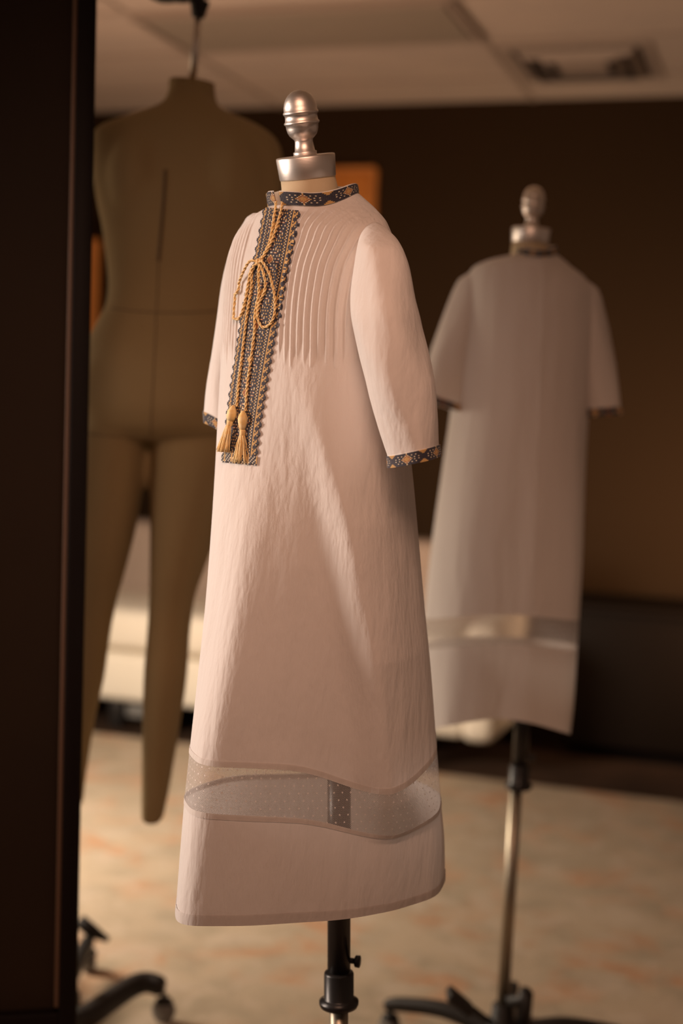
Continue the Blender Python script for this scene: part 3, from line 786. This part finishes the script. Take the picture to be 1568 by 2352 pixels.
def mk(name, v0, v1, n, m_, parent, uvs=False, rows=rowsA, D=D0, rid=ridA, tk=tuckA, nc=NC, lips=()):
    P = body_grid(rows, D, np.linspace(v0, v1, n), nc, rid, tk, lips)
    me = grid_mesh(name, P, True, uv_of(P) if uvs else None)
    return finish(name, me, m_, parent), me
bodyo, bodym = mk('body', 470, 1770, 440, 'linen', dr)
band, bandm = mk('sheer_band', 1770, 1870, 24, 'tulle', dr, uvs=True)
hem, hemm = mk('hem_panel', 1870, 2120, 60, 'linen', dr)
for v0_, v1_ in ((1757, 1771), (1869, 1881), (2094, 2120.5)):
    P = body_grid(rowsA, D0, np.linspace(v0_, v1_, 5), 450, ridA, None, ((0, 9999, .0007),))
    finish('seam_allowance', grid_mesh('seam_allowance', P, True), 'linen_double', dr)
# hem edge / facing ring for thickness
P = body_grid(rowsA, D0, np.array([2092., 2120.]), 300, ridA, None); ctr = P.mean(1, keepdims=True)
P2 = P.copy(); P2[..., :2] = ctr[..., :2] + (P[..., :2] - ctr[..., :2]) * 0.992
finish('hem_facing', grid_mesh('hem_facing', P2, True), 'linen_band', dr)
# sleeves
slN = [(512, 860, 10, .010, 1.800, -.0), (526, 862, 26, .022, 1.785, 0), (550, 868, 44, .037, 1.764, 0), (580, 874, 55, .047, 1.742, 0), (620, 879, 64, .050, 1.735, 0),
       (680, 881, 73, .053, 1.730, .02), (740, 887, 79, .055, 1.725, .04), (800, 899, 79, .055, 1.722, .08), (880, 919, 77, .053, 1.720, .14), (960, 935, 68, .050, 1.722, .20), (1034, 949, 58, .046, 1.725, .27)]
slF = [(492, 590, 10, .012, 1.92, 0), (505, 590, 26, .026, 1.93, 0), (530, 583, 33, .036, 1.94, 0), (560, 574, 38, .040, 1.95, 0), (620, 561, 43, .044, 1.96, 0), (700, 551, 47, .047, 1.965, 0),
       (800, 535, 48, .048, 1.97, -.1), (880, 525, 49, .048, 1.97, -.25), (966, 516, 46, .046, 1.965, -.42)]
sn_ = grid_mesh('sleeve', sleeve_grid(slN, np.linspace(512, 1034, 120), 90)); finish('sleeve', sn_, 'linen', dr)
sf_ = grid_mesh('sleeve', sleeve_grid(slF, np.linspace(492, 966, 100), 80)); finish('sleeve', sf_, 'linen', dr)
def cuff(rows, h_px, parent, nr=11, nc=126, per=25, name='embroidered_cuff', off=.0012):
    r_ = list(rows[-1]); k0 = r_[0]
    rr = rows + [(k0 + h_px, r_[1] + 3, r_[2] + 1, r_[3], r_[4], r_[5])]
    G = sleeve_grid(rr, np.linspace(k0, k0 + h_px, nr + 1), nc, off)
    ctr = Vector(G.reshape(-1, 3).mean(0))
    def fn(r, c): return Vector(G[r, c % nc])
    fn.centre = ctr
    o = stitch_patch(name, fn, nr, nc, lambda r, c: band_pattern(nr, per, r, c), parent)
    GI = sleeve_grid(rr, np.linspace(k0 - 2, k0 + h_px, 3), nc, off - .0010)
    finish('cuff_lining', grid_mesh('cuff_lining', GI), 'linen_band', o)
    return o
cuff(slN, 27, dr); cuff(slF, 27, dr)
# collar band, open at the front left
def collar(parent, xlb, xrb, yb, xlt, xrt, yt, D, rb, gap, name='collar', nr=11, nc=150, per=27, n_gap=.08):
    g0, g1 = gap      # degrees: band covers phi from g1 up round to g0+360
    def pt(f, v, off=0.0):
        ph = R(g1 + (g0 + 360 - g1) * f); sn, cs = math.sin(ph), math.cos(ph)
        out = []
        for (xl, xr, (yL, yF, yR)) in ((xlb, xrb, yb), (xlt, xrt, yt)):
            L_, R__, F_ = W(xl, yL, D), W(xr, yR, D), W((xl + xr) / 2, yF, D - rb)
            zB = L_.z + R__.z - F_.z
            z = (F_.z if cs > 0 else zB) * cs * cs + (L_.z if sn < 0 else R__.z) * sn * sn
            hw = (R__.x - L_.x) / 2 + off
            out.append(Vector(((L_.x + R__.x) / 2 + hw * sn, D - (rb + off) * cs, z)))
        p = out[0].lerp(out[1], v)
        # ends of the band curl away from the opening
        e = min(f, 1 - f); 
        if e < .05: p += Vector((-.7, -.7, 0)) * (.0015 * (1 - e / .05) ** 2)
        wv = .0012 * math.sin(f * 40) * v
        p += Vector((sn, -cs, 0)) * wv
        return p
    def fn(r, c): return pt(c / nc, 1 - r / nr, .0012)
    fn.centre = (pt(.25, .5) + pt(.75, .5)) / 2
    o = stitch_patch(name, fn, nr, nc, lambda r, c: band_pattern(nr, per, r, c), parent)
    G = np.array([[pt(c / nc, v, 0) for c in range(nc + 1)] for v in (-.02, .5, 1.07)])
    bm_me = grid_mesh('collar_lining', G, False); finish('collar_lining', bm_me, 'linen_band', o)
    return o
collar(dr, 618, 822, (477, 473, 444), 612, 817, (446, 444, 424), D0, .058, (-50, -41), 'embroidered_collar')

# placket
ALLB = mesh_bvh([bodym])
pk = [(480, 606, 692), (600, 582, 670), (700, 559, 650), (800, 543, 630), (900, 528, 613), (1000, 516, 598), (1068, 510, 590)]
NRp, NCp = 168, 36
vsP = np.linspace(480, 1064, NRp + 1); T = interp_rows(pk, vsP)
class PF:
    centre = Vector((cz.x + .02, D0, 1.25))
    def __call__(self, r, c):
        y, xl, xr = T[r]; f = c / NCp
        f = f - 0.10 * math.sin(math.pi * f) * (1 - 0) * 0.6
        return px_bvh(ALLB, xl + (xr - xl) * f, y + 8 * f - 2, .0016)
# tucks lie outside the placket, so cast on the body and smooth the offsets
stitch_patch('embroidered_placket', PF(), NRp, NCp, lambda r, c: placket_pattern(NRp, NCp, r, c), dr, .0005)

# drawstring cord with bow and tassels
def on_dress(pts, off=.0035, n=60):
    return [px_bvh(ALLB, p.x, p.y, off + p.z) for p in spline([(a[0], a[1], a[2] if len(a) > 2 else 0) for a in pts], n)]
bm = bmesh.new()
twisted_cord(bm, on_dress([(641, 462, .004), (636, 480), (630, 520), (622, 560), (608, 590), (603, 604, .002)]))
twisted_cord(bm, on_dress([(655, 458, .004), (650, 478), (640, 520), (626, 560), (610, 590), (604, 604, .002)]))
twisted_cord(bm, on_dress([(603, 604, .004), (588, 604, .007), (570, 625, .004), (552, 655), (541, 690), (538, 722), (546, 735), (558, 725), (568, 690), (575, 650), (585, 620, .002), (602, 606, .003)], n=110))
twisted_cord(bm, on_dress([(604, 604, .004), (616, 606, .008), (628, 635, .004), (634, 680), (634, 720), (624, 745), (607, 752), (596, 730), (599, 700), (613, 665), (614, 635, .003), (606, 610, .003)], n=110))
twisted_cord(bm, on_dress([(602, 606, .003), (589, 620, .004), (582, 660), (572, 720), (567, 760), (560, 820), (553, 880), (548, 935)], n=110))
twisted_cord(bm, on_dress([(604, 606, .003), (603, 630, .004), (598, 680), (590, 720), (588, 770), (580, 830), (573, 880), (568, 945)], n=110))
kn = px_bvh(ALLB, 603, 604, .006)
for k_ in range(5):
    a = k_ * 1.25; r_ = bmesh.ops.create_icosphere(bm, subdivisions=2, radius=.0028)
    bmesh.ops.translate(bm, vec=kn + Vector((.0022 * math.cos(a), -.001, .0022 * math.sin(a))), verts=r_['verts'])
cordo = add('drawstring', bm, 'cord', dr)
def tassel(px, py, L1, L2, spread, lean):
    top = px_bvh(ALLB, px, py, .006)
    if top is None: return
    nrm = Vector((-.6, -.8, 0)).normalized(); rt = Vector((.8, -.6, 0)); dn = Vector((lean, 0, -1)).normalized()
    bm = bmesh.new()
    lathe(bm, top, dn, [(0, .0015), (.003, .0035), (.008, .0062), (.014, .0064), (.020, .0048), (L1, .0030)], 20)
    ring = [(L1 - .001, .0036), (L1 + .001, .0040), (L1 + .005, .0040), (L1 + .006, .0034)]
    random.seed(int(px))
    for i in range(95):
        a = random.uniform(0, 2 * math.pi); q = math.sqrt(random.random())
        o0 = rt * (math.cos(a) * .0028 * q) + nrm * (math.sin(a) * .0024 * q + .001)
        o1 = rt * (math.cos(a) * spread * q) + nrm * (math.sin(a) * .005 * q + .002)
        ln = L2 * random.uniform(.90, 1.04); P_ = []
        for s in (0, .3, .65, 1):
            P_.append(top + dn * (L1 + .004 + (ln) * s) + o0.lerp(o1, s ** .8) + rt * random.uniform(-.0007, .0007))
        tube(bm, spline(P_, 7), .00048, 4)
    t_ = add('tassel', bm, 'tassel', cordo)
    bm = bmesh.new(); lathe(bm, top, dn, [(L1 - .002, .0035), (L1 + .000, .0041), (L1 + .005, .0041), (L1 + .007, .0035)], 20); add('tassel_binding', bm, 'cord', t_)
tassel(545, 932, .020, .036, .011, -.17)
tassel(566, 944, .026, .036, .015, .02)

# ---- second dress (right, back view, out of focus)
D1 = 2.85
rowsB = [(582, 1184, 1276, .052, 0, 584, 588, 584, 0),
         (596, 1124, 1294, .066, 0, 596, 600, 598, 0),
         (615, 1086, 1312, .074, 0, 614, 618, 614, 0),
         (640, 1072, 1342, .082, 0, 638, 642, 638, 0),
         (680, 1066, 1362, .092, 0, 678, 684, 678, 0),
         (760, 1058, 1366, .098, 0, 758, 764, 758, 0),
         (860, 1045, 1358, .102, 0, 858, 862, 858, 0),
         (960, 1032, 1350, .106, 0, 960, 960, 960, 0),
         (1100, 1012, 1342, .112, 0, 1100, 1100, 1100, 0),
         (1300, 985, 1335, .118, 0, 1300, 1300, 1300, 0),
         (1418, 974, 1328, .122, 0, 1418, 1412, 1420, 0),
         (1488, 968, 1324, .124, 0, 1486, 1480, 1484, 0),
         (1600, 962, 1316, .124, 0, 1606, 1590, 1610, 0),
         (1668, 958, 1308, .124, 0, 1676, 1652, 1682, 0)]
ridB = [dict(v=[900, 1200, 1668], p=[-30, -32, -34], a=[0, .006, .012], w=(20, 20)),
        dict(v=[900, 1200, 1668], p=[50, 52, 54], a=[0, .006, .012], w=(16, 12)),
        dict(v=[700, 1000, 1668], p=[5, 3, 0], a=[0, -.003, -.006], w=(12, 12)),
        dict(v=[900, 1300, 1668], p=[150, 150, 150], a=[0, .01, .014], w=(22, 22))]
cB = W(1190, 1100, D1)
dr2 = empty('dress', (cB.x, D1, W(1190, 1660, D1).z), 'blurred white linen dress seen from behind on the right-hand form', 'dress', None)
def mkB(name, v0, v1, n, m_, uvs=False):
    P = body_grid(rowsB, D1, np.linspace(v0, v1, n), 220, ridB, None)
    me = grid_mesh(name, P, True, uv_of(P) if uvs else None); return finish(name, me, m_, dr2), me
bo2, bm2 = mkB('body', 582, 1418, 150, 'linen'); mkB('sheer_band', 1418, 1488, 16, 'tulle', True); ho2, hm2 = mkB('hem_panel', 1488, 1668, 40, 'linen')
slL = [(625, 1092, 12, .018, 2.85, 0), (645, 1088, 34, .030, 2.85, 0), (680, 1078, 41, .038, 2.85, 0), (760, 1053, 47, .042, 2.845, -.1), (840, 1030, 50, .044, 2.84, -.2), (915, 1010, 49, .043, 2.83, -.28)]
slR = [(646, 1338, 12, .018, 2.85, 0), (665, 1346, 27, .030, 2.85, 0), (700, 1350, 35, .038, 2.85, 0), (770, 1360, 40, .042, 2.845, .02), (850, 1374, 40, .043, 2.84, .08), (936, 1385, 38, .042, 2.83, .12)]
for sl in (slL, slR):
    finish('sleeve', grid_mesh('sleeve', sleeve_grid(sl, np.linspace(sl[0][0], sl[-1][0], 70), 60)), 'linen', dr2)
    cuff(sl, 18, dr2, 9, 80, 20)
collar(dr2, 1180, 1280, (586, 590, 584), 1184, 1276, (568, 574, 566), D1, .055, (172, 188), 'embroidered_collar')
B2 = mesh_bvh([bm2, hm2])
def seamB(pts, name='back_seam'):
    P = [px_bvh(B2, p.x, p.y, .0006) for p in spline([(a, b, 0) for a, b in pts], 40)]; P = [p for p in P if p]
    bm = bmesh.new(); tube(bm, P, .0012, 6); add(name, bm, 'linen_band', dr2)
seamB([(1248, 620), (1243, 800), (1236, 1000), (1228, 1200), (1221, 1400)])
